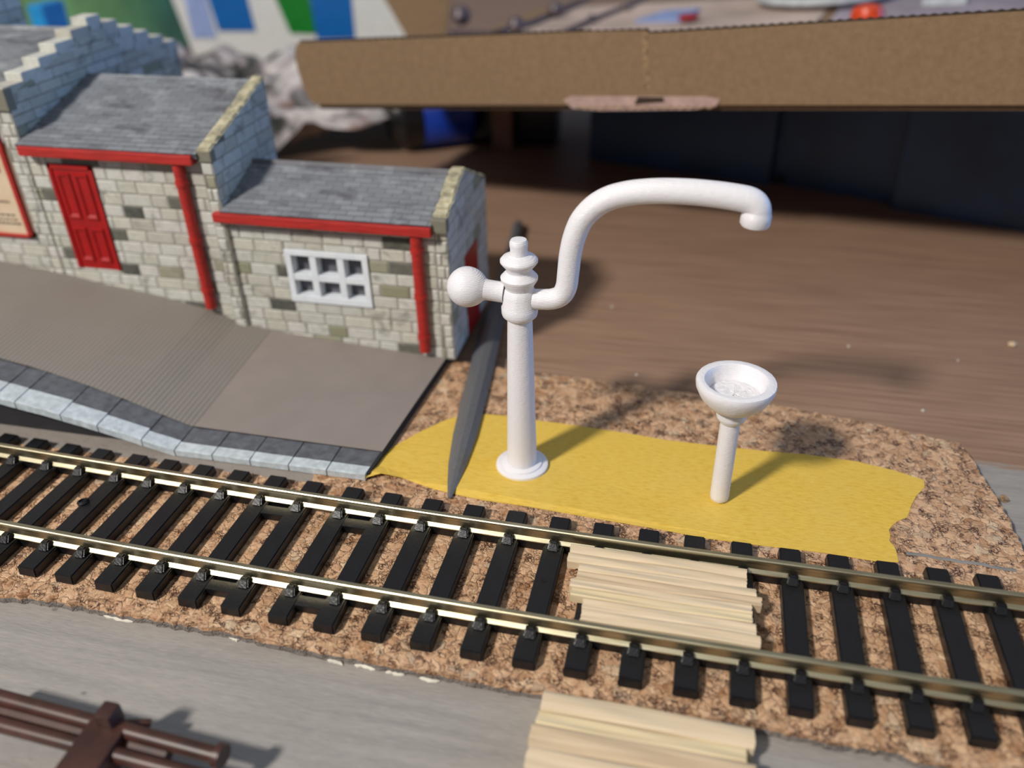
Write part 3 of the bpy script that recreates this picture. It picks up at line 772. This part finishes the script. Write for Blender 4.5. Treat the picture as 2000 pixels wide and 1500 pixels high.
# ================================================================== FUNNEL ON STEM
FX, FY = PZ(1404, 974, T).xy
fun = thing('funnel_stand', 'small white bowl on a thin ribbed stem on yellow tape', 'funnel', (FX, FY, T))
m = MB(); pr_ = [(0, 0), (.12, 0), (.15, .03)]
for k_ in range(16): pr_ += [(.153, .08+.098*k_), (.157, .12+.098*k_)]
pr_ += [(.155, 1.65), (0, 1.65)]
m.rev(pr_, (FX, FY, T), 36, jit=.008); m.build('stem', 'white', fun)
m = MB(); m.rev([(0, 1.6), (.16, 1.6), (.225, 1.68), (.24, 1.74), (.24, 1.84), (.3, 1.88), (.42, 1.97), (.53, 2.1), (.6, 2.25), (.615, 2.33), (.605, 2.37), (.56, 2.385), (.485, 2.38), (.46, 2.35), (.44, 2.2), (.4, 2.12), (.3, 2.1), (.15, 2.12), (0, 2.11)], (FX, FY, T), 64, jit=.005)
m.build('bowl', 'white', fun)
bm = bmesh.new(); N_ = 26; rr_ = []
for i in range(9):
    rr_.append([bm.verts.new((FX+.39*i/8*math.cos(2*PI*k/N_), FY+.39*i/8*math.sin(2*PI*k/N_), T+2.125+random.uniform(-.004, .035)*(1 if i < 8 else 0))) for k in range(N_)] if i else [bm.verts.new((FX, FY, T+2.14))])
for i in range(1, 8):
    for k in range(N_): bm.faces.new((rr_[i][k], rr_[i+1][k], rr_[i+1][(k+1) % N_], rr_[i][(k+1) % N_]))
for k in range(N_): bm.faces.new((rr_[0][0], rr_[1][k], rr_[1][(k+1) % N_]))
m = MB(); m.bm(bm, smooth=True); m.build('rough_bowl_floor', 'white', fun)

# ================================================================== TAPE
tp = [(709, 940), (722, 914), (731, 895), (745, 886), (815, 846), (868, 821), (896, 812), (952, 809), (990, 812), (1050, 821), (1120, 830), (1225, 846), (1300, 859), (1393, 870), (1496, 881), (1580, 888), (1678, 902), (1748, 919), (1804, 937), (1806, 951), (1798, 960), (1790, 968), (1784, 979), (1779, 989), (1776, 1000), (1772, 1010), (1755, 1017), (1744, 1025), (1736, 1035), (1739, 1046), (1737, 1056), (1746, 1066), (1751, 1077), (1755, 1098), (1709, 1096), (1615, 1080), (1468, 1063), (1377, 1051), (1295, 1035), (1190, 1017), (1029, 989), (945, 977), (896, 967), (840, 953), (784, 937), (745, 932)]
tpw = [PZ(x, y, .01) for x, y in tp]
def tz(co):
    a = max(0, min(1, (-5.5-co.x)/1.0)); b = max(0, 1-abs(co.y-2.05)/.45)
    return a*b*.10
m = sheet([(p.x, p.y) for p in tpw], .010, .004, cuts=5, zfun=tz)
tag(m.build('masking_tape', 'tape'), 'strip of yellow masking tape with torn ends stuck on the cork', 'tape')

# ================================================================== NEEDLE FILE
A = Vector((-5.06, 1.70, .06)); B = Vector((-6.55, 14.4, .06)); dv = (B-A); Lf = dv.length; dv.normalize(); sd = Vector((dv.y, -dv.x, 0)).normalized()
file_ = thing('needle_file', 'dark grey needle file with pointed tip lying across cork and tape', 'file', tuple(A))
sta = [(0, .03, .02), (.35, .09, .05), (.9, .165, .08), (1.8, .225, .11), (3, .25, .13), (5, .26, .14), (6.6, .25, .14), (7.0, .2, .13), (7.4, .15, .13)]
m = MB(); k = 6; vs = []
for s_, hw, hh in sta:
    c_ = A+dv*s_; c_.z = .05+ .02*min(1, s_)
    ring = [(-1, 0), (-.5, .75), (-.05, 1), (.5, .75), (1, 0), (0, -.35)]
    for a_, b_ in ring: vs.append(c_+sd*(a_*hw)+Vector((0, 0, b_*hh)))
f = [(i*k+j, (i+1)*k+j, (i+1)*k+(j+1) % k, i*k+(j+1) % k) for i in range(len(sta)-1) for j in range(k)]+[list(range(k)), [(len(sta)-1)*k+j for j in reversed(range(k))]]
m.add(vs, f); m.build('blade', 'file', file_)
m = MB(); m.tube([A+dv*7.3+Vector((0, 0, .03)), A+dv*8+Vector((0, 0, 0.03)), A+dv*12.2+Vector((0, 0, -.1)), A+dv*12.4+Vector((0, 0, -.1))], [.13, .15, .15, .1], 16); m.build('handle', 'file', file_)

# ================================================================== TIMBER CROSSING BOARDS
def plank(parent, x0, x1, y0, y1, z0, z1, mat, jl=.03, jr=.03):
    n = 16; bm = bmesh.new(); ry = 6
    T_ = []; B_ = []
    ya = lambda t, x: y0+(y1-y0)*t+.5*KC*x*x
    e0_, e1_ = random.uniform(-jl, jl), random.uniform(-jr, jr); el = [e0_+random.uniform(-jl, jl)*.35 for _ in range(ry+1)]; er = [e1_+random.uniform(-jr, jr)*.35 for _ in range(ry+1)]
    ph = random.uniform(0, 6)
    for j in range(ry+1):
        row = []; rowb = []
        for i in range(n+1):
            a_ = x0+el[j]; b_ = x1+er[j]; x = a_+(b_-a_)*i/n; t = j/ry
            wob = .008*math.sin(x*2.1+ph) if j in (0, ry) else 0
            z = z1+.005*math.sin(t*6+ph)-(.014 if j in (0, ry) else 0)+.006*math.sin(x*3+ph+j)
            row.append(bm.verts.new((x, ya(t, x)+wob, z))); rowb.append(bm.verts.new((x, ya(t, x)+wob, z0)))
        T_.append(row); B_.append(rowb)
    for j in range(ry):
        for i in range(n):
            bm.faces.new((T_[j][i], T_[j][i+1], T_[j+1][i+1], T_[j+1][i])); bm.faces.new((B_[j][i], B_[j+1][i], B_[j+1][i+1], B_[j][i+1]))
    for i in range(n):
        bm.faces.new((T_[0][i+1], T_[0][i], B_[0][i], B_[0][i+1])); bm.faces.new((T_[ry][i], T_[ry][i+1], B_[ry][i+1], B_[ry][i]))
    for j in range(ry):
        bm.faces.new((T_[j][0], T_[j+1][0], B_[j+1][0], B_[j][0])); bm.faces.new((T_[j+1][n], T_[j][n], B_[j][n], B_[j+1][n]))
    m = MB(); m.bm(bm); return m.build('plank', mat, parent)
cr = thing('track_crossing', 'pale rough wooden crossing boards laid between the two rails', 'wooden boards', (-1.45, 0, .175))
ZT = .33
rows = [(.36, .745, (1106, 1084), (1459, 1124), 'timber'), (.02, .36, (1124, 1120), (1484, 1157), 'timber_tan'), (-.31, .02, (1114, 1156), (1471, 1197), 'timber_yellow'), (-.72, -.31, (1132, 1196), (1485, 1241), 'timber')]
for y0, y1, a, b, mt in rows:
    xa, xb = PZ(*a, ZT).x, PZ(*b, ZT).x; h = (y0+y1)/2
    plank(cr, xa, xb, y0+.003, h-.0005, .178, ZT+random.uniform(-.006, .006), mt); plank(cr, xa+random.uniform(-.03, .05), xb+random.uniform(-.06, .04), h+.0005, y1-.003, .178, ZT+random.uniform(-.006, .006), 'timber')
ap = thing('approach_boards', 'pale wooden boards on the grey paint in front of the track', 'wooden boards', (-1.45, -3, -.2))
ZA = .1
fg = [((1055, 1365), (1477, 1410), -1.80, -2.10, 'timber'), ((1055, 1395), (1462, 1460), -2.10, -2.30, 'timber_yellow'), ((1043, 1425), (1478, 1485), -2.30, -2.62, 'timber_tan'), ((1036, 1460), (1480, 1500), -2.62, -2.92, 'timber'), ((1030, 1490), (1482, 1520), -2.92, -3.25, 'timber'), ((1030, 1490), (1482, 1520), -3.25, -3.6, 'timber_tan')]
for a, b, y1, y0, mt in fg:
    xa, xb = PZ(*a, ZA).x, PZ(*b, ZA).x
    plank(ap, xa, xb, y0+.004, y1-.004, -.2, ZA+random.uniform(-.015, .015), mt, .04, .03)

# ================================================================== BROWN PLASTIC MOULDING, FRONT LEFT
sp = thing('plastic_moulding', 'dark brown plastic moulding of two parallel bars at bottom left corner', 'plastic part', (-8, -3.6, -.2))
zb_ = .32
a, b = PZ(-40, 1352, zb_), PZ(434, 1478, zb_); m = MB(); m.tube([a, b], .105, 10); m.build('bar', 'brown_plastic', sp)
a, b = PZ(-40, 1378, .2), PZ(330, 1476, .2); m = MB(); m.tube([a, b], .09, 8); m.build('bar', 'brown_plastic', sp)
a, b = PZ(-40, 1404, zb_-.05), PZ(400, 1520, zb_-.05); m = MB(); m.tube([a, b], .10, 10); m.build('bar', 'brown_plastic', sp)
m = MB()
q = PZ(212, 1425, zb_); m.box((q.x-.26, q.y-.75, -.0), (q.x+.26, q.y+.12, zb_+.1), bev=.05); m.box((q.x-.1, q.y-.05, zb_+.0), (q.x+.12, q.y+.2, zb_+.3), bev=.04)
m.tube([(q.x, q.y-.5, -.2), (q.x, q.y-.5, .1)], .12, 10); m.tube([q+Vector((.05, .1, 0)), q+Vector((.4, .25, -.1))], .05, 8)
m.build('crosspiece', 'brown_plastic', sp)
m = MB(); m.tube([PZ(425, 1476, zb_)+Vector((0, 0, .02)), PZ(437, 1480, zb_)+Vector((0, 0, .02))], .15, 12); m.build('bar_end', 'brown_plastic', sp)

# ================================================================== CARDBOARD TRAY
P0 = Vector((-12.67, 14.03, 3.12)); P1 = Vector((4.85, 10.65, 4.67)); e1 = (P1-P0).normalized(); P2 = P0+e1*26
hz = Vector((e1.y, -e1.x, 0)).normalized()*-1
if hz.y < 0: hz = -hz
nz = e1.cross(hz); nz = nz if nz.z > 0 else -nz; nz.normalize()
H = 1.68; TH = .16
tray = thing('cardboard_tray', 'long brown corrugated cardboard tray propped above the board', 'cardboard tray', tuple(P0))
m = MB(); LL = (P2-P0).length; n = 40
# front panel with slightly rounded left end and torn flap notch
ol = [(0.35, 0), (.12, .15), (.0, .5), (-.06, 1.0), (-.04, 1.45), (.12, H)]
ol = ol+[(8.6, H+.02), (10.0, H+.0), (10.1, H-.07), (LL, H+.32), (LL, 0)]
m.prism([P0+e1*a+nz*b for a, b in ol], hz*TH)
m.build('front_panel', 'card', tray)
m = MB()     # fluting along the top edge
q = 0.2
rb = []; 
while q < LL-.1:
    zt = H+.035 if q < 8.6 else (H+.015 if q < 10.05 else H-.05+.39*(q-10.1)/(LL-10.1))
    rb.append(P0+e1*q+nz*(zt+(.0 if len(rb) % 2 else .03))+hz*.03); q += .1
nb = len(rb); m.add([p-nz*.03 for p in rb]+rb+[p+hz*.1 for p in rb]+[p+hz*.1-nz*.03 for p in rb], [f_ for i in range(nb-1) for f_ in ((i, i+1, nb+i+1, nb+i), (nb+i, nb+i+1, 2*nb+i+1, 2*nb+i), (2*nb+i, 2*nb+i+1, 3*nb+i+1, 3*nb+i))])
m.build('corrugated_edge', 'dark_flute', tray)
m = MB(); D = 17
m.prism([P0+e1*.3+hz*TH, P0+e1*LL+hz*TH, P0+e1*LL+hz*D, P0+e1*.3+hz*D], nz*-.15); m.build('tray_floor', 'card', tray)
fl = [PY(805, 92, 27), PY(868, 92, 27), PY(888, -60, 27), PY(709, -60, 27), PY(752, 0, 27)]
m = MB(); m.prism(fl, (0, .16, 0)); m.build('end_flap', 'card', tray)
# crease down the panel and the torn slot at its lower edge
m = MB(); c0 = 10.55-.0
m.prism([P0+e1*9.95+nz*.35-hz*.008, P0+e1*10.1+nz*.35-hz*.008, P0+e1*10.05+nz*(H-.05)-hz*.008, P0+e1*9.92+nz*(H-.05)-hz*.008], hz*.02); m.build('crease', 'card_edge', tray)
A = PY(1105, 205, 12.7); s0 = (A-P0).dot(e1); B = PY(1412, 205, 12.1); s1 = (B-P0).dot(e1)
tab = [(s0, .13), (s0+.25, .22), (s1-.35, .2), (s1, .14), (s1-.1, -.02), (s1-.6, -.1), (s0+1, -.13), (s0+.25, -.08)]
m = MB(); m.prism([P0+e1*a+nz*b-hz*.03 for a, b in tab], hz*.1); slot = m.build('torn_slot', 'card_pink', tray)
m = MB()
q = s0+.35
while q < s1-.3:
    a_ = P0+e1*q-hz*.045; m.prism([a_-nz*.03, a_+e1*.1-nz*.09, a_+e1*.2-nz*.03, a_+e1*.2-nz*.0, a_+e1*.1-nz*.055, a_-nz*.0], hz*.03); q += .2
m.build('flute_wave', 'card_edge', slot)
m = MB(); a_ = s0+1.85; m.prism([P0+e1*(a_+u)+nz*v-hz*.04 for u, v in ((0, .02), (.08, .2), (.7, .19), (.74, .08), (.3, .05))], hz*.03); m.build('torn_hole', 'dark_flute', slot)

def on_tray(x, y, lift=0):   # hit the tray floor plane
    d = ray(x, y); return CAM+d*(((P0+nz*lift)-CAM).dot(nz)/d.dot(nz))
# contents lying in the tray
def slabq(pts, th, mat, name, label, cat, lift=.0, group=None):
    m = MB(); m.prism(pts, nz*th); o = m.build(name, mat); return tag(o, label, cat, group)
slabq([P0+e1*1.2+hz*6+nz*.01, P0+e1*12.4+hz*5+nz*.01, P0+e1*12.9+hz*16.5+nz*.01, P0+e1*2.2+hz*16.5+nz*.01], .03, 'pink_sheet', 'paper_sheet', 'blurred pinkish beige sheet lying in the cardboard tray', 'paper')
slabq([P0+e1*12.9+hz*4+nz*.01, P0+e1*22+hz*4+nz*.01, P0+e1*22+hz*16.5+nz*.01, P0+e1*13.2+hz*16.5+nz*.01], .03, 'lavender_sheet', 'paper_sheet', 'blurred lavender sheet lying at the right in the cardboard tray', 'paper')
def sprue(pix, r, label, lumps=()):
    t = thing('sprue_frame', label, 'sprue', tuple(on_tray(*pix[0], .12)), 'grey sprues in the tray')
    m = MB(); m.tube([on_tray(x, y, .05+r) for x, y in pix], r, 8); m.build('runner', 'sprue', t)
    for (x, y, rr) in lumps:
        c = on_tray(x, y, .06+rr); m = MB(); m.rev([(0, -rr), (rr*.7, -rr*.7), (rr, 0), (rr*.7, rr*.7), (0, rr)], tuple(c), 14); m.build('moulded_lump', 'sprue', t)
sprue([(880, 62), (960, 66), (1040, 44), (1130, 5), (1160, -10)], .11, 'grey sprue runner in the tray with lumps, nearest the striped packet', [(1008, 48, .32), (1085, 18, .3), (900, 30, .42)])
sprue([(1090, 68), (1160, 36), (1230, 10), (1270, -8)], .09, 'thin grey sprue runner in the tray, right of the lumpy one', [(1155, 35, .16), (1225, 12, .16)])
c = on_tray(1610, -5, .16); lid = thing('plastic_dish', 'white rimmed dish with teal inside at the top right in the tray', 'dish', tuple(c))
m = MB(); m.rev([(0, 0), (2.25, 0), (2.4, .1), (2.4, .3), (2.25, .32), (2.15, .22), (0, .22)], tuple(c), 48, axis=tuple(nz)); m.build('rim', 'lid_white', lid)
m = MB(); m.rev([(0, .23), (2.05, .23), (2.05, .26), (0, .26)], tuple(c), 48, axis=tuple(nz)); m.build('insert', 'lid_teal', lid)
c = on_tray(1693, 42, .08); m = MB(); m.rev([(0, 0), (.5, 0), (.5, .25), (.42, .42), (.2, .5), (0, .52)], tuple(c), 32, axis=tuple(nz))
tag(m.build('bottle_cap', 'orange'), 'orange red cap just behind the top edge of the tray', 'cap')
c = on_tray(1345, 36, .17); m = MB(); m.rev([(0, 0), (.35, 0), (.35, .12), (0, .14)], tuple(c), 20, axis=tuple(nz))
tag(m.build('cap', 'door_red'), 'tiny dark red cap in the tray left of the white rimmed dish', 'cap')
m = MB(); A = on_tray(1800, 12, .05); m.prism([A, A+e1*1.3, A+e1*1.3+hz*.8, A+hz*.8], nz*.25)
tag(m.build('foil_piece', 'lid_white'), 'small white block in the tray right of the white rimmed dish', 'block')
m = MB(); A = on_tray(1240, 45, .04); m.prism([A, A+e1*1.7-hz*.2, A+e1*1.9+hz*2.2, A+e1*.6+hz*2.0], nz*.1)
tag(m.build('plastic_wrapper', 'lilac'), 'pale blue wrapper in the tray beside the dark red cap', 'wrapper')

# ================================================================== UNDER THE TRAY
A = PZ(1150, 310, -.2); B = PZ(1500, 362, -.2); C_ = PZ(1740, 408, -.2); D_ = PZ(2060, 470, -.2)+Vector((6, -1.9, 0))
nav = thing('plastic_case', 'dark navy blue plastic case lying in the shadow under the tray', 'case', (A.x, A.y, -.2))
bk = Vector((.19, .98, 0))
def zr(p): # stays below the tray floor
    s = (Vector((p.x, p.y, 0))-Vector((P0.x, P0.y, 0))).dot(Vector((e1.x, e1.y, 0))); return P0.z+e1.z*s-.45
m = MB()
def frust(a, b, back, z1, z2):
    a0, b0 = Vector((a.x, a.y, -.2)), Vector((b.x, b.y, -.2)); a1, b1 = a0+Vector((0, .25, 0)), b0+Vector((0, .25, 0)); a1.z = z1; b1.z = z2
    c1, d1 = b1+bk*back, a1+bk*back; c0, d0 = Vector((c1.x, c1.y, -.2)), Vector((d1.x, d1.y, -.2))
    m.add([a0, b0, c0, d0, a1, b1, c1, d1], [(0, 3, 2, 1), (4, 5, 6, 7), (0, 1, 5, 4), (1, 2, 6, 5), (2, 3, 7, 6), (3, 0, 4, 7)])
frust(A, B, 4, 2.6, 3.0); frust(B+Vector((-.6, .55, 0)), C_+Vector((.6, .3, 0)), 4, 2.9, 3.35); frust(C_, D_, 4, 3.2, 3.8)
m.build('case_body', 'navy', nav)
m = MB(); q = B+Vector((.2, .15, .0)); m.box((q.x, q.y, -.2), (q.x+2.2, q.y+.4, .15), bev=.05); m.build('hinge', 'black_case', nav)
q = PZ(790, 300, -.2)
tool = thing('round_tool', 'blue and black rounded tool with a round knob under the tray at left', 'tool', (q.x, q.y, -.2))
m = MB(); c = Vector((q.x-.3, q.y+.7, 1.05))
m.rev([(0, 0), (1.1, 0), (1.25, .2), (1.25, 1.9), (1.05, 2.1), (0, 2.1)], tuple(c+Vector((.5, .1, 0))), 36, axis=(.86, .5, -.0)); m.build('tool_body', 'blue_case', tool)
m = MB(); m.rev([(0, 0), (.75, 0), (.95, .1), (1.0, .3), (1.2, .45), (1.22, 1.1), (0, 1.1)], tuple(c+Vector((-.35, -.45, 0))), 36, axis=(.86, .5, 0)); kb = m.build('knob', 'black_case', tool)
m = MB(); m.box((c.x+1.7, c.y+.95, -.19), (c.x+5.6, c.y+2.5, 2.4), bev=.2); m.build('black_grip', 'black_case', tool)
q = PZ(985, 292, -.2); m = MB(); m.box((q.x-.45, q.y, -.2), (q.x+.3, q.y+.3, 2.5), bev=.05)
tag(m.build('wooden_peg', 'wood_peg'), 'brown wooden peg standing in the shadow right of the rounded tool', 'peg')

# ================================================================== BACKGROUND CLUTTER, LEFT
pa = [PZ(530, 330, -.2), PZ(665, 222, -.2)]
bm = bmesh.new(); NX, NY = 46, 40; gr = []
from mathutils import noise as mn
for j in range(NY+1):
    row = []
    for i in range(NX+1):
        x = -30+17.0*i/NX; y = 17.2+11*j/NY; x2 = x+(y-17.2)*.30
        h = .75+1.1*mn.noise(Vector((x*.45, y*.45, 0)))+.5*mn.noise(Vector((x*1.1, y*1.1, 3)))+.06*(y-17)
        ed = max(0, 1-(NX-i)/9); h = h*(1-ed)+1.1*ed
        row.append(bm.verts.new((x2, y+max(0, (i/NX))*1.8*(1-j/NY), max(h, .0))))
    gr.append(row)
for j in range(NY):
    for i in range(NX): bm.faces.new((gr[j][i], gr[j][i+1], gr[j+1][i+1], gr[j+1][i]))
m = MB(); m.bm(bm, smooth=True); o = m.build('crumpled_paper', 'rubble')
sd_ = o.modifiers.new('thick', 'SOLIDIFY'); sd_.thickness = .03
tag(o, 'crumpled printed paper in white, grey and black behind the station', 'paper')
# support box and striped packet
YP = 32.0
pk = thing('striped_packet', 'white packet with blue and green stripes standing behind the station', 'packet', (-20, YP, 1.77))
xl, xr = PY(335, 30, YP).x, PY(775, 35, YP).x
rx = PY(805, 74, YP); lx = PY(352, 74, YP); lt = PY(330, 0, YP); rt_ = PY(752, 0, YP)
def quad(p, q, r, s, th, mat, name, par, dy=0):
    P_ = [PY(*p, YP), PY(*q, YP), PY(*r, YP), PY(*s, YP)]
    P_ = [v+Vector((0, dy, 0)) for v in P_]; m = MB(); m.prism(P_, (0, th, 0)); return m.build(name, mat, par)
def upx(a, b): # extend a line of two pixels to row -60
    return (a[0]+(b[0]-a[0])*(-60-a[1])/(b[1]-a[1]), -60)
def band(b0, t0_, b1, t1_, mat, name, dy=-.06, th=.06): quad(b0, b1, upx(b1, t1_), upx(b0, t0_), th, mat, name, pk, dy)
quad((396, 150), (900, 150), upx((805, 76), (752, 0)), upx((352, 78), (330, 0)), 1.6, 'white_card', 'packet_body', pk, 0)
band((378, 74), (362, 0), (424, 74), (403, 0), 'lilac', 'lilac_stripe')
band((428, 60), (408, 0), (500, 60), (484, 0), 'blue_band', 'blue_stripe')
band((568, 64), (540, 0), (618, 66), (605, 0), 'green_band', 'green_stripe')
band((620, 76), (607, 0), (694, 74), (687, 0), 'blue_band', 'blue_stripe')
gb = PY(235, 0, 30); m = MB(); m.rev([(0, 0), (4.5, 0), (4.7, .3), (4.7, 9), (2.6, 10.5), (1.1, 11.4), (1.1, 12.8), (0, 12.8)], (PY(215, 0, 37).x, 37, -.2), 48)
tag(m.build('green_bottle', 'green_bottle'), 'blurred green bottle standing behind the stepped gable', 'bottle')
q = PY(70, 30, 25); m = MB(); m.box((q.x-.35, 25, -.2), (q.x+.38, 26.5, PY(70, 10, 25).z), bev=.08)
tag(m.build('blue_block', 'sky_block'), 'small bright blue block behind the left roof of the station', 'block')

# ================================================================== CRUMBS
def crumb(px, py, z, r, mat, label, cat, grp=None):
    c = PZ(px, py, z); bm = bmesh.new(); bmesh.ops.create_icosphere(bm, subdivisions=2, radius=r)
    for v in bm.verts: v.co = Vector((v.co.x*random.uniform(.8, 1.2), v.co.y*random.uniform(.8, 1.2), v.co.z*.55*random.uniform(.8, 1.2)+r*.45))+c
    m = MB(); m.bm(bm); tag(m.build('crumb', mat), label, cat, grp)
crumb(1976, 675, -.2, .09, 'timber_tan', 'tan crumb on the brown board near the right edge', 'crumb')
crumb(1960, 977, -.2, .08, 'card_edge', 'tan crumb on the grey paint right of the cork', 'crumb')
for i, (x, y, r) in enumerate(((1802, 803, .035), (1243, 733, .03), (1871, 705, .025), (1657, 677, .03), (1195, 600, .03))):
    crumb(x, y, -.2, r, 'paint_white', ['white speck on the brown board above the right end of the cork', 'white speck on the brown board left of the funnel', 'white speck on the brown board furthest right', 'white speck on the brown board right of the funnel bowl', 'white speck on the brown board just right of the swan neck pipe'][i], 'speck', 'white specks on the brown board')
